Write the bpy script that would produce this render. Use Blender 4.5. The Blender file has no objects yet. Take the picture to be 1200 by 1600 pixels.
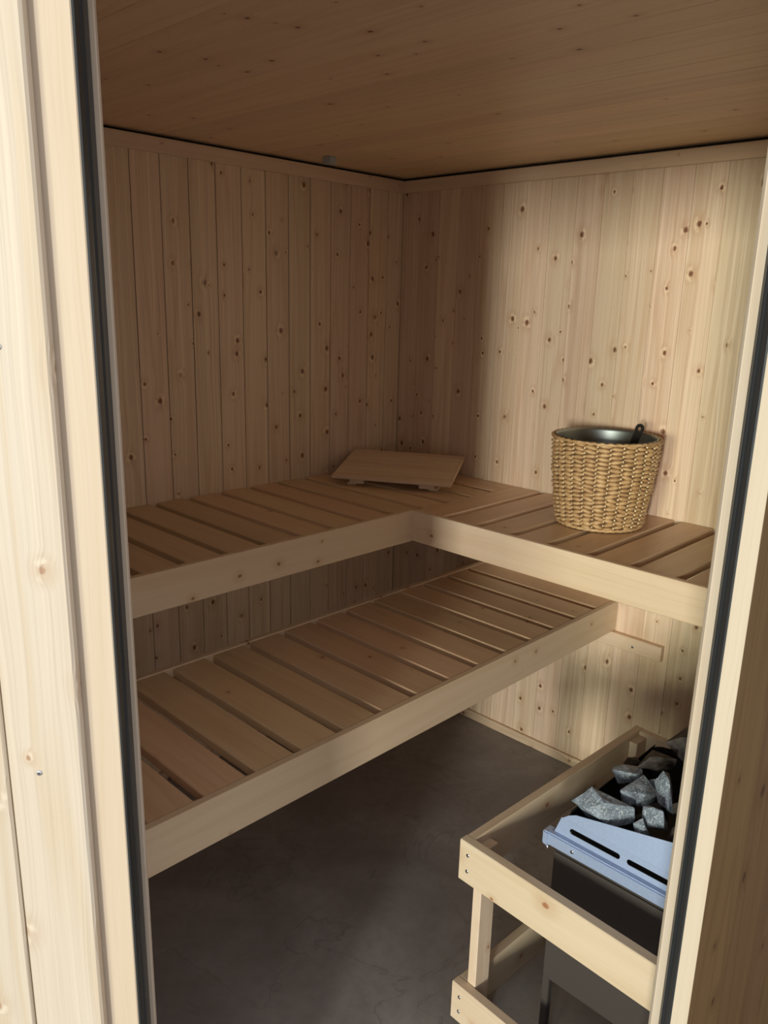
import bpy, bmesh, math, random
from mathutils import Vector, Matrix, noise

sc = bpy.context.scene
COL = sc.collection
random.seed(7)

# ------------------------------------------------------------------ camera
F_PX = 1243.15                       # focal length in pixels of the 1200x1600 frame
CAM = Vector((-2.2725, -2.1515, 1.5677))
YAW, PITCH, ROLL = math.radians(44.2305), math.radians(-14.7806), math.radians(1.4705)
fw = Vector((math.cos(YAW)*math.cos(PITCH), math.sin(YAW)*math.cos(PITCH), math.sin(PITCH)))
rt = fw.cross(Vector((0, 0, 1))).normalized()
up = rt.cross(fw)
r2 = rt*math.cos(ROLL) + up*math.sin(ROLL)
u2 = -rt*math.sin(ROLL) + up*math.cos(ROLL)
cd = bpy.data.cameras.new('camera')
cd.sensor_fit = 'HORIZONTAL'
cd.sensor_width = 36.0
cd.lens = F_PX/1200*36.0
cd.clip_start = 0.02
cam = bpy.data.objects.new('camera', cd)
COL.objects.link(cam)
cam.matrix_world = Matrix(((r2.x, u2.x, -fw.x, CAM.x), (r2.y, u2.y, -fw.y, CAM.y),
                           (r2.z, u2.z, -fw.z, CAM.z), (0, 0, 0, 1)))
sc.camera = cam

# ------------------------------------------------------------------ light
w = bpy.data.worlds.new('World')
sc.world = w
w.use_nodes = True
bg = w.node_tree.nodes['Background']
bg.inputs[0].default_value = (0.97, 0.97, 1.0, 1)
bg.inputs[1].default_value = 0.86

def area(name, loc, target, sx, sy, power, col):
    d = bpy.data.lights.new(name, 'AREA')
    d.shape = 'RECTANGLE'
    d.size, d.size_y = sx, sy
    d.energy = power
    d.color = col
    o = bpy.data.objects.new(name, d)
    COL.objects.link(o)
    o.location = loc
    o.rotation_euler = (Vector(target)-Vector(loc)).to_track_quat('-Z', 'Y').to_euler()
    return o
# daylight from an unseen window far behind and left, plus an added second light
JX, JY = -1.855, -1.33
def far_daylight(name, az, wide, high, zc, power, col, dist=14.0):
    az = math.radians(az)
    p = (JX-dist*math.cos(az), JY-dist*math.sin(az), zc)
    return area(name, p, (JX, JY, zc), wide, high, power, col)
far_daylight('window_daylight', 24.2, 1.1, 2.4, 2.05, 1330, (1.0, 1.0, 0.93))
far_daylight('added_side_daylight', 12.0, 2.2, 2.4, 2.05, 760, (0.93, 1.0, 0.76))  # added light, widens the lit area towards the right

vs = sc.view_settings
vs.view_transform = 'Standard'
vs.look = 'None'
vs.gamma = 1.0
vs.exposure = 0.0
vs.use_curve_mapping = False

# ------------------------------------------------------------------ node helpers
class NT:
    def __init__(s, name):
        s.m = bpy.data.materials.new(name)
        s.m.use_nodes = True
        s.t = s.m.node_tree
        s.t.nodes.clear()
        s.out = s.t.nodes.new('ShaderNodeOutputMaterial')
        s.b = s.t.nodes.new('ShaderNodeBsdfPrincipled')
        s.t.links.new(s.b.outputs[0], s.out.inputs[0])
    def new(s, kind, **kw):
        n = s.t.nodes.new(kind)
        for k, v in kw.items():
            setattr(n, k, v)
        return n
    def set(s, sock, v):
        if hasattr(v, 'is_output') or isinstance(v, bpy.types.NodeSocket):
            s.t.links.new(v, sock)
        else:
            sock.default_value = v
    def math(s, op, a, b=0.0, c=0.0, clamp=False):
        n = s.new('ShaderNodeMath', operation=op, use_clamp=clamp)
        for i, v in enumerate((a, b, c)):
            s.set(n.inputs[i], v)
        return n.outputs[0]
    def xyz(s, x, y, z):
        n = s.new('ShaderNodeCombineXYZ')
        for i, v in enumerate((x, y, z)):
            s.set(n.inputs[i], v)
        return n.outputs[0]
    def noise(s, vec, scale=1.0, detail=2.0, rough=0.5, dist=0.0, dims='3D'):
        n = s.new('ShaderNodeTexNoise', noise_dimensions=dims)
        s.set(n.inputs['Vector'], vec)
        n.inputs['Scale'].default_value = scale
        n.inputs['Detail'].default_value = detail
        n.inputs['Roughness'].default_value = rough
        n.inputs['Distortion'].default_value = dist
        return n.outputs[0]
    def ramp(s, v, a, b, c0=0.0, c1=1.0, smooth=True):
        n = s.new('ShaderNodeMapRange', interpolation_type='SMOOTHSTEP' if smooth else 'LINEAR')
        s.set(n.inputs[0], v)
        s.set(n.inputs[1], a)
        s.set(n.inputs[2], b)
        s.set(n.inputs[3], c0)
        s.set(n.inputs[4], c1)
        return n.outputs[0]
    def mix(s, f, a, b, blend='MIX'):
        n = s.new('ShaderNodeMix', data_type='RGBA', blend_type=blend)
        s.set(n.inputs[0], f)
        for i, v in ((6, a), (7, b)):
            s.set(n.inputs[i], v if not isinstance(v, tuple) else v + (1,)*(4-len(v)))
        return n.outputs[2]
    def bump(s, h, strength, dist):
        n = s.new('ShaderNodeBump')
        n.inputs['Strength'].default_value = strength
        n.inputs['Distance'].default_value = dist
        s.set(n.inputs['Height'], h)
        s.t.links.new(n.outputs[0], s.b.inputs['Normal'])

def wood(name, base, dark, knot=(0.16, 0.055, 0.02), kden=0.5, krad=0.0055, rough=0.42,
         spec=0.5, cup=0.35, rings=0.45, cell=0.105, vary=0.10, streak=0.0):
    """planed softwood: the grain runs along local X, boards differ by their object"""
    n = NT(name)
    tc = n.new('ShaderNodeTexCoord')
    oi = n.new('ShaderNodeObjectInfo')
    sp = n.new('ShaderNodeSeparateXYZ')
    n.t.links.new(tc.outputs['Object'], sp.inputs[0])
    rnd = oi.outputs['Random']
    u = n.math('ADD', sp.outputs[0], n.math('MULTIPLY', rnd, 61.3))
    v = n.math('ADD', n.math('ADD', sp.outputs[1], n.math('MULTIPLY', sp.outputs[2], 0.8)),
               n.math('MULTIPLY', rnd, 23.7))
    # knots: one candidate per cell
    vo = n.new('ShaderNodeTexVoronoi', voronoi_dimensions='2D', feature='F1')
    n.set(vo.inputs['Vector'], n.xyz(n.math('MULTIPLY', u, 0.8/cell), n.math('MULTIPLY', v, 1.0/cell), 0.0))
    vo.inputs['Scale'].default_value = 1.0
    vo.inputs['Randomness'].default_value = 1.0
    d = n.math('MULTIPLY', vo.outputs['Distance'], cell)
    sc_ = n.new('ShaderNodeSeparateColor')
    n.t.links.new(vo.outputs['Color'], sc_.inputs[0])
    has = n.math('LESS_THAN', sc_.outputs[0], kden)
    rad = n.math('MULTIPLY', n.math('ADD', n.math('MULTIPLY', sc_.outputs[1], 0.9), 0.35), krad)
    wob = n.noise(n.xyz(n.math('MULTIPLY', u, 160), n.math('MULTIPLY', v, 160), 0.0), 1.0, 1.0)
    d2 = n.math('ADD', d, n.math('MULTIPLY', n.math('SUBTRACT', wob, 0.5), krad*0.7))
    core = n.math('MULTIPLY', n.ramp(d2, n.math('MULTIPLY', rad, 1.05), n.math('MULTIPLY', rad, 0.45)), has)
    halo = n.math('MULTIPLY', n.ramp(d, n.math('MULTIPLY', rad, 4.5), n.math('MULTIPLY', rad, 0.6)), has)
    # grain, bending round the knots
    vw = n.math('ADD', v, n.math('MULTIPLY', n.math('SUBTRACT', n.noise(n.xyz(n.math('MULTIPLY', u, 1.6), n.math('MULTIPLY', v, 9), 0.0), 1.0, 2.0), 0.5), 0.035))
    vw = n.math('ADD', vw, n.math('MULTIPLY', halo, 0.008))
    big = n.noise(n.xyz(n.math('MULTIPLY', u, 0.55), n.math('MULTIPLY', vw, 11.0), 0.0), 1.0, 1.0)
    fr = n.math('PINGPONG', n.math('MULTIPLY', big, 13.0), 1.0)
    line = n.ramp(fr, 0.55, 1.0)
    fib = n.noise(n.xyz(n.math('MULTIPLY', u, 5), n.math('MULTIPLY', vw, 330), 0.0), 1.0, 2.0, 0.6)
    tone = n.noise(n.xyz(n.math('MULTIPLY', u, 0.9), n.math('MULTIPLY', vw, 22), 3.0), 1.0, 2.0)
    col = n.mix(n.math('MULTIPLY', line, rings), base, dark)
    col = n.mix(n.ramp(tone, 0.3, 0.75, 0.0, 0.45), col, tuple(min(1, c*1.0) for c in dark))
    col = n.mix(n.ramp(fib, 0.45, 0.8, 0.0, 0.28), col, tuple(c*0.86 for c in dark))
    col = n.mix(n.math('MULTIPLY', halo, 0.42), col, tuple(a*b for a, b in zip(dark, (0.84, 0.71, 0.60))))
    col = n.mix(n.math('MULTIPLY', core, 0.92), col, knot)
    if streak:
        stn = n.noise(n.xyz(n.math('MULTIPLY', u, 0.45), n.math('MULTIPLY', vw, 85), 9.0), 1.0, 2.0, 0.6)
        col = n.mix(n.ramp(stn, 0.52, 0.70, 0.0, streak), col, tuple(min(0.9, c*1.22) for c in base))
        ring = n.math('SUBTRACT', n.ramp(d2, n.math('MULTIPLY', rad, 2.6), n.math('MULTIPLY', rad, 1.3)), n.ramp(d2, n.math('MULTIPLY', rad, 1.2), n.math('MULTIPLY', rad, 0.8)), clamp=True)
        side = n.ramp(n.noise(n.xyz(n.math('MULTIPLY', u, 35), n.math('MULTIPLY', v, 35), 2.0), 1.0, 1.0), 0.45, 0.6)
        col = n.mix(n.math('MULTIPLY', n.math('MULTIPLY', ring, has), n.math('MULTIPLY', side, 0.6)), col, tuple(min(0.92, c*1.3) for c in base))
    # board to board variation
    hv = n.new('ShaderNodeHueSaturation')
    n.set(hv.inputs['Color'], col)
    n.set(hv.inputs['Hue'], n.math('ADD', n.math('MULTIPLY', n.math('SUBTRACT', n.math('FRACT', n.math('MULTIPLY', rnd, 7.31)), 0.5), 0.016), 0.5))
    n.set(hv.inputs['Value'], n.math('ADD', n.math('MULTIPLY', n.math('SUBTRACT', n.math('FRACT', n.math('MULTIPLY', rnd, 13.7)), 0.5), vary*2), 1.0))
    n.t.links.new(hv.outputs[0], n.b.inputs['Base Color'])
    n.set(n.b.inputs['Roughness'], n.ramp(fib, 0.2, 0.9, rough-0.05, rough+0.10))
    n.b.inputs['Specular IOR Level'].default_value = spec
    cupn = n.noise(n.xyz(n.math('MULTIPLY', u, 1.3), n.math('MULTIPLY', v, 38), 5.0), 1.0, 2.0)
    h = n.math('ADD', n.math('MULTIPLY', cupn, cup), n.math('MULTIPLY', fib, 0.05))
    h = n.math('ADD', h, n.math('MULTIPLY', halo, 0.06))
    if streak:
        h = n.math('ADD', h, n.math('MULTIPLY', stn, 0.9))
    n.bump(h, 0.5, 0.004)
    return n.m

def plain(name, col, rough=0.5, metal=0.0, spec=0.5, bump=0.0, bscale=60, var=0.0):
    n = NT(name)
    tc = n.new('ShaderNodeTexCoord')
    ns = n.noise(tc.outputs['Object'], bscale, 4.0, 0.6)
    c = n.mix(n.ramp(ns, 0.3, 0.7, 0.0, 1.0), tuple(x*(1-var) for x in col), tuple(min(1, x*(1+var)) for x in col))
    n.t.links.new(c, n.b.inputs['Base Color'])
    n.b.inputs['Roughness'].default_value = rough
    n.b.inputs['Metallic'].default_value = metal
    n.b.inputs['Specular IOR Level'].default_value = spec
    if bump:
        n.bump(ns, bump, 0.002)
    return n.m

M = {}
M['wall'] = wood('spruce_wall', (0.74, 0.565, 0.40), (0.61, 0.41, 0.255), kden=0.72, rough=0.36, cup=2.6, krad=0.0072, cell=0.09, streak=0.55)
M['facade'] = wood('spruce_facade', (0.52, 0.445, 0.37), (0.485, 0.385, 0.285), knot=(0.33, 0.19, 0.125), kden=0.60,
                   krad=0.0072, rough=0.55, spec=0.25, cup=0.2, rings=0.7, cell=0.105, streak=0.3)
M['jamb'] = wood('spruce_jamb', (0.57, 0.475, 0.365), (0.52, 0.405, 0.285), knot=(0.38, 0.19, 0.09), kden=0.22, cell=0.12,
                 rough=0.58, spec=0.25, cup=0.15, rings=0.4, vary=0.02)
M['ceil'] = wood('spruce_ceiling', (0.80, 0.60, 0.40), (0.69, 0.475, 0.28), kden=0.28, rough=0.42, cup=0.35, krad=0.0055, vary=0.045)
M['slat'] = wood('bench_slat_wood', (0.71, 0.50, 0.31), (0.59, 0.38, 0.205), kden=0.16, rough=0.36, cup=0.25, krad=0.0045, rings=0.35)
M['fascia'] = wood('bench_front_wood', (0.75, 0.575, 0.40), (0.65, 0.45, 0.275), knot=(0.26, 0.11, 0.05), kden=0.48, rough=0.40, cup=0.2, krad=0.005, rings=0.3, vary=0.03)
M['lath'] = wood('headrest_wood', (0.80, 0.61, 0.42), (0.68, 0.48, 0.30), kden=0.0, rough=0.5, cup=0.1, rings=0.5, vary=0.06)
M['guard'] = wood('guard_rail_wood', (0.70, 0.56, 0.41), (0.59, 0.43, 0.27), knot=(0.34, 0.13, 0.06), kden=0.75, rough=0.45, cup=0.2, krad=0.007, rings=0.4, vary=0.05)
M['side'] = wood('exterior_board_wood', (0.125, 0.073, 0.030), (0.09, 0.050, 0.019), knot=(0.05, 0.022, 0.008), kden=0.5, krad=0.010, rough=0.85, spec=0.12, cup=0.2)  # brown knotty boards, base colour darkened in place of shade
M['back'] = plain('dark_membrane', (0.02, 0.016, 0.013), 0.9)
M['rubber'] = plain('black_rubber', (0.022, 0.025, 0.027), 0.32, 0, 0.5)
M['screw'] = plain('zinc_screw', (0.72, 0.74, 0.76), 0.25, 1.0)
M['hole'] = plain('screw_recess', (0.05, 0.05, 0.055), 0.5, 0.6)
M['steel'] = plain('pale_steel', (0.38, 0.47, 0.67), 0.38, 0.35, var=0.04, bscale=200)  # blue of the reflected sky is put into the base colour
M['black'] = plain('black_sheet', (0.018, 0.016, 0.015), 0.55)
M['body'] = plain('dark_heater_enamel', (0.055, 0.045, 0.040), 0.5)
M['tin'] = plain('liner_tin', (0.30, 0.325, 0.31), 0.42, 1.0)
M['ladle'] = plain('ladle_black', (0.012, 0.010, 0.009), 0.3)
M['plastic'] = plain('grey_plastic', (0.42, 0.44, 0.44), 0.45)

def concrete():
    n = NT('concrete_floor')
    tc = n.new('ShaderNodeTexCoord')
    p = tc.outputs['Object']
    a = n.noise(p, 2.2, 5, 0.6, 0.6)
    b = n.noise(p, 26, 4, 0.65)
    c = n.mix(n.ramp(a, 0.3, 0.72), (0.23, 0.20, 0.19), (0.36, 0.33, 0.32))
    c = n.mix(n.ramp(b, 0.35, 0.75, 0.0, 0.35), c, (0.20, 0.175, 0.165))
    mg = n.new('ShaderNodeTexNoise', noise_dimensions='3D')
    n.set(mg.inputs['Vector'], p)
    mg.inputs['Scale'].default_value = 3.2
    mg.inputs['Detail'].default_value = 6
    mg.inputs['Distortion'].default_value = 1.2
    vein = n.math('ABSOLUTE', n.math('SUBTRACT', mg.outputs[0], 0.52))
    c = n.mix(n.ramp(vein, 0.012, 0.0, 0.0, 0.38), c, (0.15, 0.13, 0.125))
    n.t.links.new(c, n.b.inputs['Base Color'])
    n.set(n.b.inputs['Roughness'], n.ramp(b, 0.2, 0.8, 0.42, 0.58))
    n.bump(b, 0.25, 0.002)
    return n.m
M['floor'] = concrete()

def stone_mat():
    n = NT('sauna_stone')
    tc = n.new('ShaderNodeTexCoord')
    oi = n.new('ShaderNodeObjectInfo')
    va = n.new('ShaderNodeVectorMath', operation='ADD')
    n.t.links.new(tc.outputs['Object'], va.inputs[0])
    n.set(va.inputs[1], n.xyz(n.math('MULTIPLY', oi.outputs['Random'], 9), 0.0, 0.0))
    p = va.outputs[0]
    a = n.noise(p, 38, 5, 0.7, 0.8)
    b = n.noise(p, 240, 3, 0.7)
    c = n.mix(n.ramp(a, 0.3, 0.7), (0.09, 0.11, 0.135), (0.26, 0.31, 0.37))
    c = n.mix(n.ramp(b, 0.50, 0.66, 0.0, 0.8), c, (0.50, 0.54, 0.57))
    st = n.noise(n.xyz(1.0, 1.0, 1.0), 1.0)
    sp = n.new('ShaderNodeSeparateXYZ')
    n.t.links.new(p, sp.inputs[0])
    sv = n.noise(n.xyz(n.math('MULTIPLY', sp.outputs[0], 130), n.math('MULTIPLY', sp.outputs[1], 90), n.math('MULTIPLY', sp.outputs[2], 18)), 1.0, 3)
    c = n.mix(n.ramp(sv, 0.62, 0.72, 0.0, 0.6), c, (0.52, 0.54, 0.55))
    n.t.links.new(c, n.b.inputs['Base Color'])
    n.b.inputs['Roughness'].default_value = 0.5
    n.bump(n.math('ADD', a, n.math('MULTIPLY', b, 0.4)), 0.7, 0.004)
    return n.m
M['stone'] = stone_mat()
def stone_dark():
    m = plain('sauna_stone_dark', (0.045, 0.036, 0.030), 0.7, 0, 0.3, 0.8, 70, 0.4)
    return m
M['stone_dark'] = stone_dark()

def straw():
    n = NT('woven_seagrass')
    tc = n.new('ShaderNodeTexCoord')
    p = tc.outputs['Object']
    a = n.noise(p, 55, 3, 0.6)
    b = n.noise(p, 420, 2, 0.6)
    c = n.mix(n.ramp(a, 0.3, 0.7), (0.46, 0.27, 0.115), (0.70, 0.47, 0.235))
    c = n.mix(n.ramp(b, 0.45, 0.75, 0.0, 0.5), c, (0.34, 0.18, 0.07))
    n.t.links.new(c, n.b.inputs['Base Color'])
    n.b.inputs['Roughness'].default_value = 0.45
    n.bump(b, 0.4, 0.001)
    return n.m
M['straw'] = straw()
M['straw_dark'] = plain('seagrass_shadow', (0.13, 0.065, 0.025), 0.8, var=0.2)
M['straw_pale'] = plain('seagrass_twine', (0.78, 0.60, 0.34), 0.4, var=0.12, bscale=200)

# ------------------------------------------------------------------ object helpers
WM = {}                               # world matrices, kept by hand
def wm(o):
    return WM.get(o.name, Matrix.Identity(4))

def link(name, data, parent=None, mw=None):
    o = bpy.data.objects.new(name, data)
    COL.objects.link(o)
    mw = mw or Matrix.Identity(4)
    WM[o.name] = mw.copy()
    if parent:
        o.parent = parent
        o.matrix_local = wm(parent).inverted() @ mw
    else:
        o.matrix_world = mw
    return o

def tag(o, label=None, cat=None, group=None, kind=None):
    for k, v in (('label', label), ('category', cat), ('group', group), ('kind', kind)):
        if v:
            o[k] = v
    return o

def thing(name, loc, label, cat, group=None, rz=0.0):
    return tag(link(name, None, None, Matrix.Translation(loc) @ Matrix.Rotation(rz, 4, 'Z')), label, cat, group)

def mesh(name, verts, faces, mat, smooth=False):
    me = bpy.data.meshes.new(name)
    me.from_pydata([tuple(v) for v in verts], [], faces)
    me.materials.append(mat)
    if smooth:
        for p in me.polygons:
            p.use_smooth = True
    me.update()
    return me

_cache = {}
def lumber_mesh(L, W, T, ch, mat, back_ch=True, end=0.0):
    """a planed board: X length, Y width, Z thickness, long edges eased; centred"""
    key = (round(L, 4), round(W, 4), round(T, 4), round(ch, 4), mat.name, back_ch, round(end, 4))
    if key in _cache:
        return _cache[key]
    w, t = W/2, T/2
    if back_ch:
        pr = [(-w+ch, -t), (w-ch, -t), (w, -t+ch), (w, t-ch), (w-ch, t), (-w+ch, t), (-w, t-ch), (-w, -t+ch)]
    else:
        pr = [(-w, -t), (w, -t), (w, t-ch), (w-ch*0.35, t-ch*0.35), (w-ch*1.3, t), (-w+ch*1.3, t), (-w+ch*0.35, t-ch*0.35), (-w, t-ch)]
    n = len(pr)
    V = [(-L/2, y, z) for y, z in pr] + [(L/2, y, z) for y, z in pr]
    F = [(i, (i+1) % n, n+(i+1) % n, n+i) for i in range(n)]
    F = [f[::-1] for f in F]
    F += [tuple(range(n)), tuple(range(2*n-1, n-1, -1))]
    me = mesh('board', V, F, mat)
    bm = bmesh.new()
    bm.from_mesh(me)
    bmesh.ops.recalc_face_normals(bm, faces=bm.faces)
    bm.to_mesh(me)
    bm.free()
    _cache[key] = me
    return me

def axes(c, ex, ey):
    ex = Vector(ex).normalized()
    ey = Vector(ey).normalized()
    ez = ex.cross(ey)
    return Matrix(((ex.x, ey.x, ez.x, c[0]), (ex.y, ey.y, ez.y, c[1]), (ex.z, ey.z, ez.z, c[2]), (0, 0, 0, 1)))

def board(name, parent, centre, ex, ey, L, W, T, mat, ch=0.002, back_ch=True):
    return link(name, lumber_mesh(L, W, T, ch, mat, back_ch), parent, axes(centre, ex, ey))

def bar(name, parent, lo, hi, mat, along='x', ch=0.002, wide=None):
    """axis-aligned board from corner to corner, grain along the named axis"""
    lo, hi = Vector(lo), Vector(hi)
    c, s = (lo+hi)/2, hi-lo
    o = {'x': ('x', 'y', 'z'), 'y': ('y', 'x', 'z'), 'z': ('z', 'x', 'y')}[along]
    if wide and o[1] != wide:
        o = (o[0], o[2], o[1])
    ax = {'x': Vector((1, 0, 0)), 'y': Vector((0, 1, 0)), 'z': Vector((0, 0, 1))}
    i = {'x': 0, 'y': 1, 'z': 2}
    return board(name, parent, c, ax[o[0]], ax[o[1]], s[i[o[0]]], s[i[o[1]]], s[i[o[2]]], mat, ch)

def box_mesh(lo, hi, mat):
    x0, y0, z0 = lo
    x1, y1, z1 = hi
    V = [(x0, y0, z0), (x1, y0, z0), (x1, y1, z0), (x0, y1, z0), (x0, y0, z1), (x1, y0, z1), (x1, y1, z1), (x0, y1, z1)]
    return mesh('panel', V, [(0, 3, 2, 1), (4, 5, 6, 7), (0, 1, 5, 4), (1, 2, 6, 5), (2, 3, 7, 6), (3, 0, 4, 7)], mat)

def prism(name, parent, poly, z0, z1, mat, mw=None, smooth=False):
    n = len(poly)
    V = [(x, y, z0) for x, y in poly] + [(x, y, z1) for x, y in poly]
    F = [tuple(range(n))[::-1], tuple(range(n, 2*n))] + [(i, (i+1) % n, n+(i+1) % n, n+i) for i in range(n)]
    return link(name, mesh(name, V, F, mat, smooth), parent, mw)

def lathe(prof, seg, mat, smooth=True, closed=False):
    V, Fc = [], []
    for r, z in prof:
        for k in range(seg):
            a = 2*math.pi*k/seg
            V.append((r*math.cos(a), r*math.sin(a), z))
    m = len(prof)
    for i in range(m-1 if not closed else m):
        j = (i+1) % m
        for k in range(seg):
            k2 = (k+1) % seg
            Fc.append((i*seg+k, i*seg+k2, j*seg+k2, j*seg+k))
    return mesh('lathe', V, Fc, mat, smooth)

_screw = {}
def screw(parent, pos, nrm, r=0.0042):
    """small domed screw head with a dark cross recess"""
    if r not in _screw:
        prof = [(r, 0), (r*0.95, r*0.25), (r*0.6, r*0.4), (r*0.42, r*0.4)]
        me = lathe(prof, 12, M['screw'])
        bm = bmesh.new()
        bm.from_mesh(me)
        rim = [v for v in bm.verts if abs(v.co.z-r*0.4) < 1e-6 and v.co.xy.length < r*0.5]
        f = bm.faces.new(sorted(rim, key=lambda v: math.atan2(v.co.y, v.co.x)))
        f.material_index = 1
        bm.to_mesh(me)
        bm.free()
        me.materials.append(M['hole'])
        _screw[r] = me
    q = Vector(nrm).to_track_quat('Z', 'Y').to_matrix().to_4x4()
    return link('screw', _screw[r], parent, Matrix.Translation(pos) @ q)

X, Y, Z = Vector((1, 0, 0)), Vector((0, 1, 0)), Vector((0, 0, 1))

# ------------------------------------------------------------------ room constants (metres; the far corner is the origin)
H = 2.0046          # ceiling
ZT = 1.954          # underside of the top trim
PITCH_B = 0.0925    # cladding pitch
XW, YW = -2.00, -1.797      # inner faces of the two short side walls
D0 = -2.252         # the door front lies in the plane (x+y)/sqrt2 = D0
E_, N_ = Vector((1, -1, 0)).normalized(), Vector((1, 1, 0)).normalized()
def dg(s, q, z):    # point on the door front: s sideways, q inwards
    return N_*(D0+q) + E_*s + Z*z
DIAG = Matrix(((E_.x, N_.x, 0, N_.x*D0), (E_.y, N_.y, 0, N_.y*D0), (0, 0, 1, 0), (0, 0, 0, 1)))

# ------------------------------------------------------------------ floor
fl = tag(link('floor', box_mesh((-6.5, -5.5, -0.08), (0.08, 0.08, 0.0), M['floor'])), kind='structure')

# ------------------------------------------------------------------ left wall
wl = tag(link('wall_left', box_mesh((-2.08, 0.0145, 0), (0.07, 0.07, H+0.05), M['back'])), kind='structure')
edges = [0.0, -0.080]
while edges[-1] > XW:
    edges.append(edges[-1]-PITCH_B)
edges[-1] = XW
TOPB = H-0.016
for a, b in zip(edges, edges[1:]):
    board('wall_board', wl, ((a+b)/2, 0.007, TOPB/2), Z, X, TOPB, a-b-0.0030, 0.014, M['wall'], 0.0030, False)
# ------------------------------------------------------------------ right wall
wr = tag(link('wall_right', box_mesh((0.0145, -1.85, 0), (0.07, 0.07, H+0.05), M['back'])), kind='structure')
edges = [0.0, -0.085]
while edges[-1] > YW:
    edges.append(edges[-1]-PITCH_B)
edges[-1] = YW
for i, (a, b) in enumerate(zip(edges, edges[1:])):
    board('wall_board', wr, (0.007, (a+b)/2, TOPB/2), Z, -Y, TOPB, a-b-0.0010, 0.014, M['wall'], 0.0030, False)

# ------------------------------------------------------------------ short side walls
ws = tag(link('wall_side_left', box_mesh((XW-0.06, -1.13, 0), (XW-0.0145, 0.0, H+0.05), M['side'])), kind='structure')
y = 0.0
while y > -1.08:
    y2 = max(y-PITCH_B, -1.08)
    board('wall_board', ws, (XW-0.007, (y+y2)/2, TOPB/2), Z, Y, TOPB, y-y2-0.001, 0.014, M['wall'], 0.002, False)
    y = y2
YE = -1.848         # outer face of the right side wall
wsr = tag(link('wall_side_right', box_mesh((-1.325, YE+0.0145, 0), (0.07, YW-0.0145, H+0.05), M['back'])), kind='structure')
xs = [0.0]
while xs[-1] > -1.27:
    xs.append(max(xs[-1]-PITCH_B, -1.27))
for a, b in zip(xs, xs[1:]):
    board('wall_board', wsr, ((a+b)/2, YW-0.007, TOPB/2), Z, -X, TOPB, a-b-0.001, 0.014, M['wall'], 0.002, False)
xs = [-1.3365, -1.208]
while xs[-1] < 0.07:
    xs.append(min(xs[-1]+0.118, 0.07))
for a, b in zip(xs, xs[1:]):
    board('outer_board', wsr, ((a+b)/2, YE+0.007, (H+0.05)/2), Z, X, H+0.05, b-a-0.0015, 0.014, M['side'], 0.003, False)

# ------------------------------------------------------------------ ceiling: boards run along y and end at the door front
ceil = tag(prism('ceiling', None, [(0.07, 0.07), (-2.07, 0.07), (-2.07, -1.10), (-1.33, -1.845), (0.07, -1.845)], H+0.016, H+0.06, M['back']), kind='structure')
RT2 = math.sqrt(2)
def y_end(x):
    return max(YW-0.02, (D0+0.045)*RT2-x)
x = 0.012
k = 0
while x > XW:
    x2 = max(x-PITCH_B, XW-0.012)
    a, b = x-0.0003, x2+0.0003
    c = (a+b)/2
    wd = a-b
    ya, yb = y_end(a), y_end(b)
    ch = 0.0007
    V, F = [], []
    # local X runs along -y, local Y along x, local Z down
    sect = [(-wd/2, 0.0), (wd/2, 0.0), (wd/2, 0.014-ch), (wd/2-ch, 0.014), (-wd/2+ch, 0.014), (-wd/2, 0.014-ch)]
    for yy, zz in sect:
        V.append((-0.012, yy, zz))
    for yy, zz in sect:
        xx = c+yy
        V.append((-y_end(xx), yy, zz))
    n = 6
    F = [(i, n+i, n+(i+1) % n, (i+1) % n) for i in range(n)] + [tuple(range(n)), tuple(range(2*n-1, n-1, -1))]
    me = mesh('ceiling_board', V, F, M['ceil'])
    bm = bmesh.new()
    bm.from_mesh(me)
    bmesh.ops.recalc_face_normals(bm, faces=bm.faces)
    bm.to_mesh(me)
    bm.free()
    mw = Matrix(((0, 1, 0, c), (-1, 0, 0, 0), (0, 0, -1, H+0.014), (0, 0, 0, 1)))
    # keep a right-handed frame: (-y, x, ?) has z up, so flip the section instead
    mw = axes((c, 0, H+0.014), (0, -1, 0), (-1, 0, 0))
    link('ceiling_board', me, ceil, mw)
    x = x2
    k += 1

# ------------------------------------------------------------------ top trims and base strip
tr = tag(bar('trim_1', None, (XW, -0.012, ZT), (0.0, 0.0, H-0.009), M['fascia'], 'x', 0.002, 'z'), kind='structure')
tr = tag(bar('trim_2', None, (-0.012, YW, ZT), (0.0, -0.0125, H-0.009), M['fascia'], 'y', 0.002, 'z'), kind='structure')
bb = tag(bar('baseboard_right', None, (-0.012, YW, 0.0), (0.0, 0.0, 0.034), M['wall'], 'y', 0.002, 'z'), kind='structure')
bb = tag(bar('baseboard_left', None, (XW, -0.012, 0.0), (-0.0125, 0.0, 0.034), M['wall'], 'x', 0.002, 'z'), kind='structure')

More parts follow.
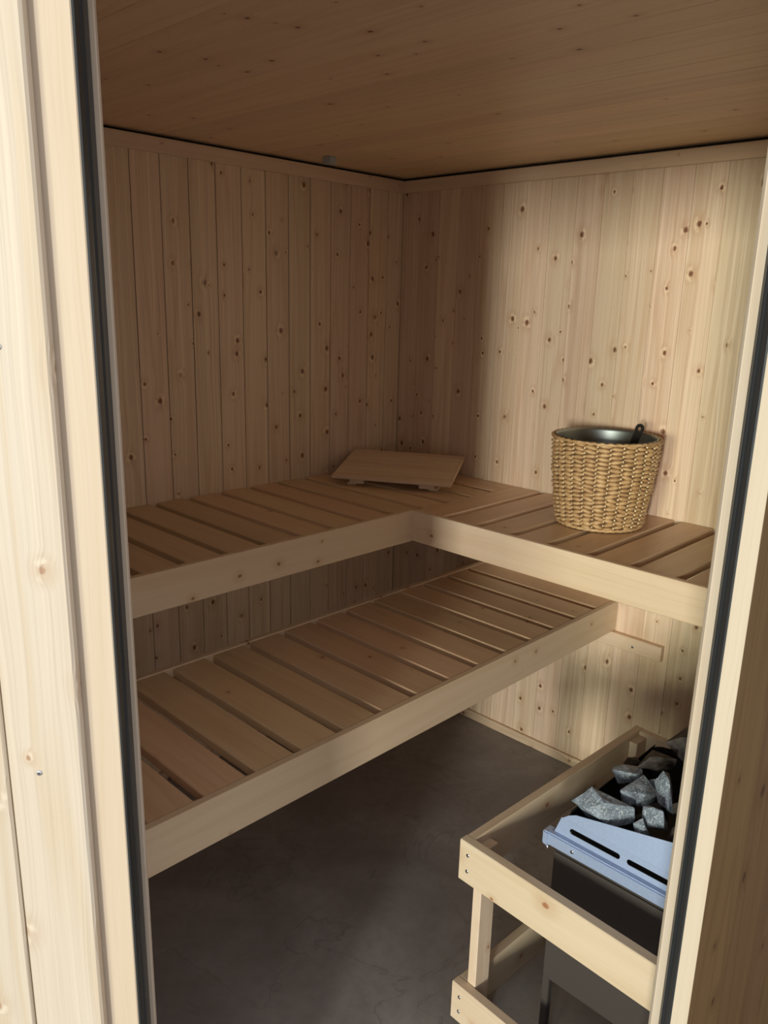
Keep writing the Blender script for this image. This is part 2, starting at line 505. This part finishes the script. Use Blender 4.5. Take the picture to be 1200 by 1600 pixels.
# ------------------------------------------------------------------ door front (set across the corner)
TOPF = H+0.05
DT = 1.892          # head of the opening
wf = tag(link('wall_front', mesh('panel', *[
    [(s, q, z) for s in (-0.70, -0.43) for q in (0.001, 0.07) for z in (0, TOPF)],
    [(0, 1, 3, 2), (4, 6, 7, 5), (0, 4, 5, 1), (2, 3, 7, 6), (0, 2, 6, 4), (1, 5, 7, 3)]], M['jamb']), None, DIAG), kind='structure')
def dboard(name, parent, s0, s1, q0, q1, z0, z1, mat, along='z', ch=0.002, back_ch=True):
    c = DIAG @ Vector(((s0+s1)/2, (q0+q1)/2, (z0+z1)/2))
    if along == 'z':
        return board(name, parent, c, Z, -E_ if False else E_, z1-z0, s1-s0, q1-q0, mat, ch, back_ch)
    return board(name, parent, c, E_, Z, s1-s0, z1-z0, q1-q0, mat, ch, back_ch)
for s0, s1 in ((-0.5225, -0.4325), (-0.6150, -0.5245), (-0.7055, -0.6170)):
    fb = dboard('facade_board', wf, s0, s1, -0.0175, 0.0, 0.0, TOPF, M['facade'], 'z', 0.003)
    for zz in (0.30, 1.003, 1.512):
        screw(fb, dg(s0+0.037 if s0 > -0.53 else s0+0.04, -0.0177, zz), -N_, 0.0038)
# above the door
s = -0.436
while s < 0.35:
    s2 = min(s+0.0905, 0.362)
    dboard('facade_board', wf, s+0.001, s2-0.001, -0.0, 0.014, 1.942, TOPF, M['facade'], 'z', 0.003)
    s = s2
dboard('head_core', wf, -0.43, 0.362, 0.0145, 0.07, 1.94, TOPF, M['jamb'], 's', 0.001)

df = tag(link('door_1', None, None, DIAG @ Matrix.Translation((0, 0, 0))), kind='structure')
df['label'] = 'pale spruce door frame with black rubber seal around the sauna opening'
dboard('jamb', df, -0.4355, -0.3910, 0.0, 0.07, 0, 1.942, M['jamb'], 'z', 0.0015)
dboard('jamb', df, 0.3385, 0.3625, 0.0, 0.07, 0, 1.942, M['jamb'], 'z', 0.0015)
dboard('head', df, -0.388, 0.338, 0.0, 0.07, 1.912, 1.942, M['jamb'], 's', 0.0015)
QL, QR = 0.044, 0.032        # depth of the rebate on each side
dboard('door_stop', df, -0.3905, -0.3830, QL, QL+0.008, 0, 1.912, M['jamb'], 'z', 0.001)
dboard('door_stop', df, 0.3260, 0.338, QR, QR+0.008, 0, 1.912, M['jamb'], 'z', 0.001)
dboard('door_stop', df, -0.380, 0.3255, 0.038, 0.046, DT, 1.912, M['jamb'], 's', 0.001)
dboard('threshold', df, -0.380, 0.3255, 0.012, 0.068, 0, 0.018, M['jamb'], 's', 0.002)
def gasket(s0, sg, depth):
    """black rubber seal lining the rebate, with a raised rib along its middle"""
    pr = [(0.0, 0.0), (0.0022, 0.0006), (0.0026, 0.0100), (0.0032, 0.0140), (0.0046, 0.0165), (0.0052, 0.0185), (0.0044, 0.0205),
          (0.0028, 0.0225), (0.0022, 0.0260), (0.0022, depth-0.0010), (0.0, depth-0.0005)]
    prism('gasket', df, [(s0+sg*a, 0.0006+q*0.98) for a, q in pr], 0.0, 1.9115, M['rubber'], DIAG)
gasket(-0.3909, 1, QL)
gasket(0.3384, -1, QR)
prism('gasket', df, [(0.002, 1.9115), (0.037, 1.9115), (0.037, 1.9085), (0.020, 1.9060), (0.002, 1.9085)], -0.380, 0.3255, M['rubber'],
      DIAG @ Matrix(((0, 0, 1, 0), (1, 0, 0, 0), (0, 1, 0, 0), (0, 0, 0, 1))))

# ------------------------------------------------------------------ benches
ZU, ZUB, DYU, DXU = 0.9552, 0.8586, 0.578, 0.527
ZL, ZLB, DYL0, DYL1 = 0.6486, 0.5487, 0.456, 1.0087
ST = 0.024          # slat thickness
FT = 0.018          # front board thickness

ub = thing('upper_bench', (-1.0, -0.30, 0), 'upper slatted bench along the left wall with the headrest on it', 'bench', 'upper sauna benches')
bar('front_board', ub, (XW+0.01, -DYU, ZUB), (-DXU-0.0008, -DYU+FT, ZU), M['fascia'], 'x', 0.0015, 'z')
# gaps between slats measured on the front edge
g = [-0.130-0.1185*i for i in range(0, 17)]
gaps = [x for x in g if x > XW+0.05]
GW = 0.023
prev = 0.0
for gx in gaps + [XW+0.008]:
    lo, hi = gx+GW/2, prev
    yf = -DYU+FT+0.001 if hi < -DXU-0.02 else -DYU+0.004
    bar('slat', ub, (lo, yf, ZU-ST), (hi-0.001, -0.003, ZU-0.0008), M['slat'], 'y', 0.0025, 'x')
    prev = gx-GW/2
bar('support_batten', ub, (XW+0.01, -0.036, ZU-ST-0.048), (-0.005, -0.001, ZU-ST-0.0005), M['fascia'], 'x', 0.0015, 'z')
bar('support_batten', ub, (XW+0.01, -DYU+FT+0.0005, ZUB+0.002), (-DXU-0.002, -DYU+FT+0.036, ZU-ST-0.0005), M['fascia'], 'x', 0.0015, 'z')
bar('support_batten', ub, (-0.05, -DYU+0.03, ZU-ST-0.048), (-0.006, -0.04, ZU-ST-0.0005), M['fascia'], 'y', 0.0015, 'z')

rb = thing('upper_bench', (-0.26, -1.2, 0), 'upper slatted bench along the right wall carrying the wicker basket', 'bench', 'upper sauna benches')
bar('front_board', rb, (-DXU, YW+0.005, ZUB), (-DXU+FT, -DYU+0.0006, ZU), M['fascia'], 'y', 0.0015, 'z')
g = [-0.692-0.1205*i for i in range(0, 12)]
gaps = [v for v in g if v > YW+0.04]
prev = -DYU+0.002
for gy in gaps + [YW+0.004]:
    lo, hi = gy+GW/2, prev
    bar('slat', rb, (-DXU+FT+0.001, lo, ZU-ST), (-0.004, hi-0.001, ZU-0.0008), M['slat'], 'x', 0.0025, 'y')
    prev = gy-GW/2
bar('support_batten', rb, (-0.036, YW+0.006, ZU-ST-0.048), (-0.001, -DYU-0.004, ZU-ST-0.0005), M['fascia'], 'y', 0.0015, 'z')
bar('support_batten', rb, (-DXU+FT+0.0005, YW+0.006, ZUB+0.002), (-DXU+FT+0.036, -DYU-0.004, ZU-ST-0.0005), M['fascia'], 'y', 0.0015, 'z')

lb = thing('lower_bench', (-1.0, -0.73, 0), 'long lower slatted bench in front of the upper left bench', 'bench')
fb = bar('front_board', lb, (XW+0.01, -DYL1, ZLB), (-0.002, -DYL1+FT, ZL), M['fascia'], 'x', 0.0015, 'z')
bar('back_board', lb, (XW+0.01, -DYL0-0.018, ZLB+0.02), (-0.002, -DYL0, ZL+0.003), M['fascia'], 'x', 0.0015, 'z')
g = [-0.113-0.1207*i for i in range(0, 17)]
gaps = [v for v in g if v > XW+0.05]
prev = -0.003
for gx in gaps + [XW+0.008]:
    lo, hi = gx+GW/2, prev
    bar('slat', lb, (lo, -DYL1+FT+0.001, ZL-ST), (hi, -DYL0-0.0185, ZL-0.0008), M['slat'], 'y', 0.0025, 'x')
    prev = gx-GW/2
bar('support_batten', lb, (XW+0.01, -DYL1+FT+0.0005, ZLB+0.002), (-0.025, -DYL1+FT+0.034, ZL-ST-0.0005), M['fascia'], 'x', 0.0015, 'z')
bar('support_batten', lb, (XW+0.01, -DYL0-0.052, ZLB+0.022), (-0.025, -DYL0-0.0185, ZL-ST-0.0005), M['fascia'], 'x', 0.0015, 'z')
sb = bar('wall_batten', lb, (-0.021, -1.180, 0.500), (-0.0005, -0.42, 0.5482), M['fascia'], 'y', 0.0015, 'z')
for yy in (-1.085, -0.80, -0.52):
    screw(sb, (-0.0212, yy, 0.520), -X, 0.0045)

# ------------------------------------------------------------------ headrest
hb = Vector((0.864, 0.504, 0)).normalized()          # towards the corner
ha = Vector((0.504, -0.864, 0)).normalized()         # along the front edge
F0 = Vector((-0.485, -0.156, ZU))
hr = thing('headrest', F0+ha*0.22+hb*0.14, 'sloped slatted wooden headrest lying in the corner of the upper bench', 'headrest')
LH, WH, RISE, FZ = 0.414, 0.288, 0.044, 0.034
slope = (hb*WH + Z*RISE).normalized()
hn = ha.cross(slope)
if hn.z < 0:
    hn = -hn
nl = 7
pw = math.hypot(WH, RISE)/nl
for i in range(nl):
    c = F0 + Z*(FZ-0.006) + ha*(LH/2) + slope*(pw*(i+0.5))
    board('lath', hr, c, ha, slope, LH, pw-0.0030, 0.012, M['lath'], 0.0015)
def on_slope(a, b, h):
    return F0 + Z*(FZ-0.012) + ha*a + slope*b - hn*h
for a0 in (0.085, LH-0.085):
    c = on_slope(a0, math.hypot(WH, RISE)/2, 0.009+0.0005)
    board('cross_batten', hr, c, slope, ha, math.hypot(WH, RISE)-0.03, 0.052, 0.016, M['lath'], 0.0015)
for a0 in (0.064, LH-0.064):
    # wedge foot: level underside on the bench, sloped top under the batten
    V = []
    for da in (-0.015, 0.015):
        for bfrac in (0.028, WH-0.015):
            top = FZ-0.012-0.0185+RISE*bfrac/WH
            for zz in (0.0002, max(top, 0.003)):
                V.append(F0 + ha*(a0+da) + hb*bfrac + Z*zz)
    mw = wm(hr)
    inv = mw.inverted()
    Vl = [inv @ v for v in V]
    me = mesh('foot', Vl, [(0, 1, 3, 2), (4, 6, 7, 5), (0, 4, 5, 1), (2, 3, 7, 6), (0, 2, 6, 4), (1, 5, 7, 3)], M['lath'])
    bm = bmesh.new()
    bm.from_mesh(me)
    bmesh.ops.recalc_face_normals(bm, faces=bm.faces)
    bm.to_mesh(me)
    bm.free()
    link('foot', me, hr, mw)

# ------------------------------------------------------------------ wicker basket with tin liner
BC = Vector((-0.203, -1.022, ZU))
BH, RB, RTP = 0.256, 0.122, 0.150
bk = thing('wicker_basket', BC, 'round woven seagrass basket with a tin liner on the right upper bench', 'basket')
def brad(z):
    t = z/BH
    return RB+(RTP-RB)*t+0.005*math.sin(math.pi*t)
mb = Matrix.Translation(BC)
prof = [(0.0, 0.003), (RB-0.004, 0.003)] + [(brad(z*BH)-0.003, 0.003+z*(BH-0.003)) for z in [i/10 for i in range(11)]]
prof += [(RTP-0.008, BH)] + [(brad(z*BH)-0.008, 0.006+z*(BH-0.006)) for z in [1-i/10 for i in range(11)]] + [(0, 0.006)]
link('core', lathe(prof, 52, M['straw_dark']), bk, mb)
# plaited strands: stacked leaf shaped loops in upright columns
NC, NR = 26, 20
V, F = [], []
V2, F2 = [], []
rng = random.Random(3)
rows_h = (BH-0.012)/NR
def leaf(th, z, hw, hh, tilt, thick):
    n0 = len(V)
    na, nb = 6, 5
    for i in range(na+1):
        t = -1+2*i/na
        wdt = (1-abs(t)**2.6)**0.75 if abs(t) < 1 else 0.0
        wdt = max(wdt, 0.16)
        for j in range(nb):
            ph = math.pi*j/(nb-1)
            zz = z + tilt*t*hh + math.cos(ph)*hh*wdt
            out = math.sin(ph)*thick*(0.45+0.55*wdt)
            r = brad(min(max(zz, 0), BH)) - 0.0035 + out
            a = th + t*hw
            V.append((r*math.cos(a), r*math.sin(a), zz))
    for i in range(na):
        for j in range(nb-1):
            p = n0+i*nb+j
            F.append((p, p+nb, p+nb+1, p+1))
def bead(th, z, hw, hh, thick):
    n0 = len(V2)
    na, nb = 4, 5
    for i in range(na+1):
        t = -1+2*i/na
        wdt = max(math.sqrt(max(0, 1-t*t)), 0.2)
        for j in range(nb):
            ph = math.pi*j/(nb-1)
            zz = z+t*hh
            a = th+math.cos(ph)*hw*wdt
            r = brad(min(max(zz, 0), BH)) - 0.003 + math.sin(ph)*thick*wdt
            V2.append((r*math.cos(a), r*math.sin(a), zz))
    for i in range(na):
        for j in range(nb-1):
            p = n0+i*nb+j
            F2.append((p, p+1, p+nb+1, p+nb))
for c in range(NC):
    th = 2*math.pi*c/NC
    for r in range(NR):
        z = 0.005+rows_h*(r+0.5+(0.5 if c % 2 else 0.0))
        if z > BH-0.006:
            continue
        leaf(th+rng.uniform(-.01, .01), z, math.pi/NC*0.97, rows_h*0.50*rng.uniform(0.78, 1.08),
             rng.uniform(-0.7, 0.45), 0.0085*rng.uniform(0.75, 1.2))
        bead(th+math.pi/NC, z+rows_h*rng.uniform(.15, .35), math.pi/NC*0.17, rows_h*0.30, 0.0055)
tag(link('weave', mesh('weave', V, F, M['straw'], True), bk, mb), kind='stuff')
tag(link('twine', mesh('twine', V2, F2, M['straw_pale'], True), bk, mb), kind='stuff')
# rolled rim: twisted strands
V, F = [], []
SEG, RS = 180, 8
for i in range(SEG):
    a = 2*math.pi*i/SEG
    tw = 0.0018*math.sin(a*46)
    for j in range(RS):
        b = 2*math.pi*j/RS + a*12
        rr = 0.0046*(1+0.30*math.sin(2*b+a*40))
        R_ = RTP+0.0005+rr*math.cos(b)
        V.append((R_*math.cos(a), R_*math.sin(a), BH-0.002+tw*0.5+rr*math.sin(b)))
for i in range(SEG):
    for j in range(RS):
        i2, j2 = (i+1) % SEG, (j+1) % RS
        F.append((i*RS+j, i2*RS+j, i2*RS+j2, i*RS+j2))
link('rim', mesh('rim', V, F, M['straw'], True), bk, mb)
V, F = [], []
for i in range(120):
    a = 2*math.pi*i/120
    for j in range(6):
        b = 2*math.pi*j/6
        rr = 0.0048*(1+0.25*math.sin(a*40+b))
        V.append(((RB+0.001+rr*math.cos(b))*math.cos(a), (RB+0.001+rr*math.cos(b))*math.sin(a), 0.0062+rr*math.sin(b)))
for i in range(120):
    for j in range(6):
        i2, j2 = (i+1) % 120, (j+1) % 6
        F.append((i*6+j, i2*6+j, i2*6+j2, i*6+j2))
link('base_rim', mesh('base_rim', V, F, M['straw'], True), bk, mb)
rl, rlb = RTP-0.0095, RB-0.014
link('liner', lathe([(0, 0.02), (rlb, 0.02), (rlb+0.004, 0.024)] +
                    [(rlb+0.004+(rl-rlb-0.004)*t, 0.024+(BH-0.024+0.001)*t) for t in (0.2, 0.4, 0.6, 0.8, 0.97)] +
                    [(rl+0.001, BH+0.003), (rl+0.003, BH+0.0035), (rl+0.0035, BH+0.002)], 64, M['tin']), bk, mb)

# ladle standing in the liner
top = Vector((-0.113, -1.080, ZU+0.290))
bot = Vector((-0.175, -1.035, ZU+0.050))
axd = (top-bot).normalized()
sd = axd.cross(Vector((-0.69, -0.67, 0.2))).normalized()
ld = tag(link('ladle', None, None, Matrix.Translation(bot)), 'black ladle handle with a hole leaning in the wicker basket', 'ladle')
mwl = axes(bot, axd, sd)
Lh = (top-bot).length
bm = bmesh.new()
ring = []
hw0 = 0.0095
hw1 = 0.0125
out = [(0.0, -hw0), (Lh-0.04, -hw1*0.92), (Lh-0.012, -hw1)]
for i in range(9):
    a = -math.pi/2+math.pi*i/8
    out.append((Lh-hw1+hw1*math.cos(a), hw1*math.sin(a)))
out += [(Lh-0.012, hw1), (Lh-0.04, hw1*0.92), (0.0, hw0)]
ded = []
for q in out:
    if not ded or (Vector(q)-Vector(ded[-1])).length > 1e-4:
        ded.append(q)
ov = [bm.verts.new((a, b, 0)) for a, b in ded]
oe = [bm.edges.new((ov[i], ov[(i+1) % len(ov)])) for i in range(len(ov))]
hv = [bm.verts.new((Lh-0.016+0.006*math.cos(2*math.pi*i/12), 0.0048*math.sin(2*math.pi*i/12), 0)) for i in range(12)]
he = [bm.edges.new((hv[i], hv[(i+1) % 12])) for i in range(12)]
bmesh.ops.triangle_fill(bm, edges=oe+he, use_beauty=True)
ret = bmesh.ops.extrude_face_region(bm, geom=list(bm.faces))
for v in [g_ for g_ in ret['geom'] if isinstance(g_, bmesh.types.BMVert)]:
    v.co.z += 0.005
bmesh.ops.recalc_face_normals(bm, faces=bm.faces)
me = bpy.data.meshes.new('handle')
bm.to_mesh(me)
bm.free()
me.materials.append(M['ladle'])
link('handle', me, ld, mwl)
link('scoop', lathe([(0.0, -0.024), (0.02, -0.022), (0.034, -0.012), (0.040, 0.004), (0.038, 0.004), (0.032, -0.010), (0.019, -0.0195), (0, -0.0215)], 28, M['ladle']),
     ld, Matrix.Translation(bot+Vector((-0.03, 0.022, 0.0))))

# ------------------------------------------------------------------ small sensor under the ceiling
sn = tag(link('temperature_sensor', None, None, Matrix.Translation((-0.455, -0.085, H))), 'small grey plastic sensor box under the ceiling by the left wall', 'sensor')
def rbox(name, parent, lo, hi, mat, bev, mw=None):
    me = box_mesh(lo, hi, mat)
    bm = bmesh.new()
    bm.from_mesh(me)
    bmesh.ops.bevel(bm, geom=list(bm.edges), offset=bev, segments=2, affect='EDGES')
    bm.to_mesh(me)
    bm.free()
    return link(name, me, parent, mw)
SX, SY = -0.476, -0.124
rbox('housing', sn, (SX-0.017, SY-0.016, H-0.022), (SX+0.017, SY+0.016, H-0.0002), M['plastic'], 0.003)
rbox('cover_plate', sn, (SX-0.013, SY-0.0175, H-0.019), (SX+0.013, SY-0.0158, H-0.004), M['plastic'], 0.0006)

# ------------------------------------------------------------------ heater guard
GA = math.radians(-2.2)
GO = Vector((-1.134, -1.288, 0))
gd = thing('heater_guard', GO, 'open wooden guard rail standing around the sauna heater', 'guard rail', rz=GA)
GM = wm(gd)
def gbar(name, lo, hi, along, wide, ch=0.0018):
    lo, hi = Vector(lo), Vector(hi)
    c, s_ = (lo+hi)/2, hi-lo
    ax = {'x': X, 'y': Y, 'z': Z}
    ii = {'x': 0, 'y': 1, 'z': 2}
    th_ = [k for k in 'xyz' if k not in (along, wide)][0]
    local = axes(c, ax[along], ax[wide])
    return link(name, lumber_mesh(s_[ii[along]], s_[ii[wide]], s_[ii[th_]], ch, M['guard']), gd, GM @ local)
GL, GDp = 0.70, 0.480
for z0, z1 in ((0.404, 0.500), (0.045, 0.141)):
    rf = gbar('front_rail', (0, -GDp, z0), (0.022, 0, z1), 'y', 'z')
    rs = gbar('side_rail', (0.0225, -0.022, z0), (GL, 0, z1), 'x', 'z')
    re = gbar('end_rail', (GL-0.022, -GDp-0.02, z0), (GL, -0.0225, z1), 'y', 'z')
    for yy in (-0.022,):
        for zz in (z0+0.030, z0+0.068):
            screw(rf, GM @ Vector((-0.0002, yy, zz)), GM.to_3x3() @ -X, 0.0042)
gbar('post', (0.0225, -0.0445, 0.0), (0.0700, -0.0225, 0.480), 'z', 'x')
gbar('post', (GL-0.0700, -0.0445, 0.0), (GL-0.0225, -0.0225, 0.490), 'z', 'x')
gbar('post', (0.0225, -GDp, 0.0), (0.0700, -GDp+0.022, 0.480), 'z', 'x')
gbar('post', (GL-0.0700, -GDp-0.01, 0.0), (GL-0.0225, -GDp+0.012, 0.480), 'z', 'x')

# ------------------------------------------------------------------ heater
HX0, HX1, HY0, HY1 = -1.030, -0.640, -1.790, -1.436
ht = thing('sauna_heater', ((HX0+HX1)/2, (HY0+HY1)/2, 0), 'dark sauna heater with a pale slotted steel collar full of stones', 'heater')
ZC = 0.505
rbox('body', ht, (HX0+0.004, HY0+0.01, 0.19), (HX1-0.004, HY1-0.006, ZC), M['body'], 0.004)
for lx, ly in ((HX0+0.012, HY1-0.016), (HX1-0.012, HY1-0.016), (HX0+0.012, HY0+0.024), (HX1-0.012, HY0+0.024)):
    rbox('leg', ht, (lx-0.008, ly-0.008, 0.0), (lx+0.008, ly+0.008, 0.195), M['body'], 0.0015)

def sheet(name, parent, loops, to3, thick, mat):
    """flat sheet with holes: loops in 2D, first is the outline"""
    bm = bmesh.new()
    es = []
    for lp in loops:
        vs_ = [bm.verts.new((a, b, 0)) for a, b in lp]
        es += [bm.edges.new((vs_[i], vs_[(i+1) % len(vs_)])) for i in range(len(vs_))]
    bmesh.ops.triangle_fill(bm, edges=es, use_beauty=True)
    ret = bmesh.ops.extrude_face_region(bm, geom=list(bm.faces))
    for v in [g_ for g_ in ret['geom'] if isinstance(g_, bmesh.types.BMVert)]:
        v.co.z += thick
    for v in bm.verts:
        v.co = to3(*v.co)
    bmesh.ops.recalc_face_normals(bm, faces=bm.faces)
    me = bpy.data.meshes.new(name)
    bm.to_mesh(me)
    bm.free()
    me.materials.append(mat)
    return link(name, me, parent)
def slot(a0, a1, b0, b1):
    r = (b1-b0)/2
    pts = []
    for i in range(9):
        t = -math.pi/2+math.pi*i/8
        pts.append((a1-r+r*math.cos(t), b0+r+r*math.sin(t)))
    for i in range(9):
        t = math.pi/2+math.pi*i/8
        pts.append((a0+r+r*math.cos(t), b0+r+r*math.sin(t)))
    return pts
for side in (-1, 1):
    xb = HX0 if side < 0 else HX1
    # lower band: a folded lip standing proud
    lip = rbox('lip', ht, (xb-0.012 if side < 0 else xb-0.004, HY0+0.002, 0.5195), (xb+0.004 if side < 0 else xb+0.012, HY1+0.004, 0.5480), M['steel'], 0.003)
    if side < 0:
        rbox('lip_tab', ht, (xb-0.0145, HY1-0.004, 0.5175), (xb+0.012, HY1+0.012, 0.5495), M['steel'], 0.003)
        for yy in (-1.492, -1.705):
            screw(lip, (xb-0.0122, yy, 0.5335), -X, 0.0040)
    # groove with two long slots, leaning inwards
    def g3(a, b, c, xb=xb, side=side):
        return Vector((xb - side*(0.0015 + b*0.17) - side*c, a, 0.5478+b))
    sheet('slot_band', ht, [[(HY0+0.002, 0), (HY1-0.006, 0), (HY1-0.016, 0.034), (HY0+0.002, 0.034)],
                            slot(-1.583, -1.474, 0.011, 0.022), slot(-1.708, -1.597, 0.011, 0.022)], g3, 0.0012, M['steel'] if side < 0 else M['black'])
    # sloping collar cheek, taller towards the back
    def c3(a, b, c, xb=xb, side=side):
        return Vector((xb - side*(0.0075 + b*0.22) - side*c, a, 0.5815+b))
    sheet('collar_cheek', ht, [[(HY0+0.002, 0), (HY1-0.018, 0), (HY1-0.030, 0.010), (HY1-0.044, 0.017), (HY0+0.002, 0.079)]], c3, 0.0014, M['steel'] if side < 0 else M['black'])
sheet('collar_front', ht, [[(HX0+0.012, 0.52), (HX1-0.012, 0.52), (HX1-0.016, 0.600), (HX0+0.016, 0.600)]],
      lambda a, b, c: Vector((a, HY1-0.010-(b-0.52)*0.25-c, b)), 0.0014, M['black'])
sheet('collar_back', ht, [[(HX0+0.01, 0.50), (HX1-0.01, 0.50), (HX1-0.02, 0.70), (HX0+0.02, 0.70)]],
      lambda a, b, c: Vector((a, HY0+0.004+c, b)), 0.0014, M['black'])
# dark inner box that holds the stones
V = []
for z_, ins in ((0.508, 0.03), (0.585, 0.016)):
    V += [(HX0+ins, HY0+0.012, z_), (HX1-ins, HY0+0.012, z_), (HX1-ins, HY1-0.010-ins, z_), (HX0+ins, HY1-0.010-ins, z_)]
link('stone_tray', mesh('stone_tray', V, [(0, 1, 2, 3), (0, 4, 5, 1), (1, 5, 6, 2), (2, 6, 7, 3), (3, 7, 4, 0)], M['black']), ht)
screw(ht, (HX0-0.006, HY1+0.0045, 0.5090), -X, 0.0055)

# stones: angular broken rock, each its own
def rock(loc, size, seed, label, rot=0.0, dark=False, tilt=(0, 0), pts=10):
    size = tuple(k*1.10 for k in size)
    rg = random.Random(seed)
    bm = bmesh.new()
    for i in range(pts):
        d = Vector((rg.gauss(0, 1), rg.gauss(0, 1), rg.gauss(0, 1))).normalized()
        d *= rg.uniform(0.92, 1.12)
        bm.verts.new((d.x*size[0]/2, d.y*size[1]/2, d.z*size[2]/2))
    bmesh.ops.convex_hull(bm, input=bm.verts)
    for v in [v for v in bm.verts if not v.link_faces]:
        bm.verts.remove(v)
    bmesh.ops.bevel(bm, geom=list(bm.edges), offset=min(size)*0.012, segments=1, affect='EDGES')
    bmesh.ops.triangulate(bm, faces=bm.faces)
    bmesh.ops.subdivide_edges(bm, edges=list(bm.edges), cuts=2, use_grid_fill=True)
    for v in bm.verts:
        p = v.co*28+Vector((seed*3.1, 0, 0))
        v.co += v.normal*(noise.noise(p)*min(size)*0.045 + noise.noise(p*3)*min(size)*0.02)
    me = bpy.data.meshes.new('stone')
    bm.to_mesh(me)
    bm.free()
    me.materials.append(M['stone_dark'] if dark else M['stone'])
    mw = Matrix.Translation(loc) @ Matrix.Rotation(rot, 4, 'Z') @ Matrix.Rotation(tilt[0], 4, 'X') @ Matrix.Rotation(tilt[1], 4, 'Y')
    o = link('sauna_stone', me, None, mw)
    tag(o, label, 'stone', 'stones heaped in the heater')
    return o
rad = math.radians
rock((-0.965, -1.520, 0.617), (0.075, 0.125, 0.074), 11, 'large pale-streaked stone at the front left corner of the heater collar', rad(38))
rock((-0.987, -1.606, 0.615), (0.034, 0.044, 0.044), 21, 'small pointed pale stone wedged against the steel collar', rad(20))
rock((-0.947, -1.604, 0.633), (0.060, 0.066, 0.068), 34, 'middle-sized grey stone in the middle of the heap behind the small pointed stone', rad(10))
rock((-0.895, -1.545, 0.632), (0.062, 0.080, 0.062), 47, 'grey flat-topped stone behind the large streaked stone', rad(60))
rock((-0.862, -1.503, 0.629), (0.050, 0.070, 0.046), 52, 'narrow pale blue stone near the guard rail side of the heap', rad(50))
rock((-0.878, -1.610, 0.652), (0.070, 0.075, 0.080), 63, 'grey stone at the right of the heap beside the door jamb', rad(15))
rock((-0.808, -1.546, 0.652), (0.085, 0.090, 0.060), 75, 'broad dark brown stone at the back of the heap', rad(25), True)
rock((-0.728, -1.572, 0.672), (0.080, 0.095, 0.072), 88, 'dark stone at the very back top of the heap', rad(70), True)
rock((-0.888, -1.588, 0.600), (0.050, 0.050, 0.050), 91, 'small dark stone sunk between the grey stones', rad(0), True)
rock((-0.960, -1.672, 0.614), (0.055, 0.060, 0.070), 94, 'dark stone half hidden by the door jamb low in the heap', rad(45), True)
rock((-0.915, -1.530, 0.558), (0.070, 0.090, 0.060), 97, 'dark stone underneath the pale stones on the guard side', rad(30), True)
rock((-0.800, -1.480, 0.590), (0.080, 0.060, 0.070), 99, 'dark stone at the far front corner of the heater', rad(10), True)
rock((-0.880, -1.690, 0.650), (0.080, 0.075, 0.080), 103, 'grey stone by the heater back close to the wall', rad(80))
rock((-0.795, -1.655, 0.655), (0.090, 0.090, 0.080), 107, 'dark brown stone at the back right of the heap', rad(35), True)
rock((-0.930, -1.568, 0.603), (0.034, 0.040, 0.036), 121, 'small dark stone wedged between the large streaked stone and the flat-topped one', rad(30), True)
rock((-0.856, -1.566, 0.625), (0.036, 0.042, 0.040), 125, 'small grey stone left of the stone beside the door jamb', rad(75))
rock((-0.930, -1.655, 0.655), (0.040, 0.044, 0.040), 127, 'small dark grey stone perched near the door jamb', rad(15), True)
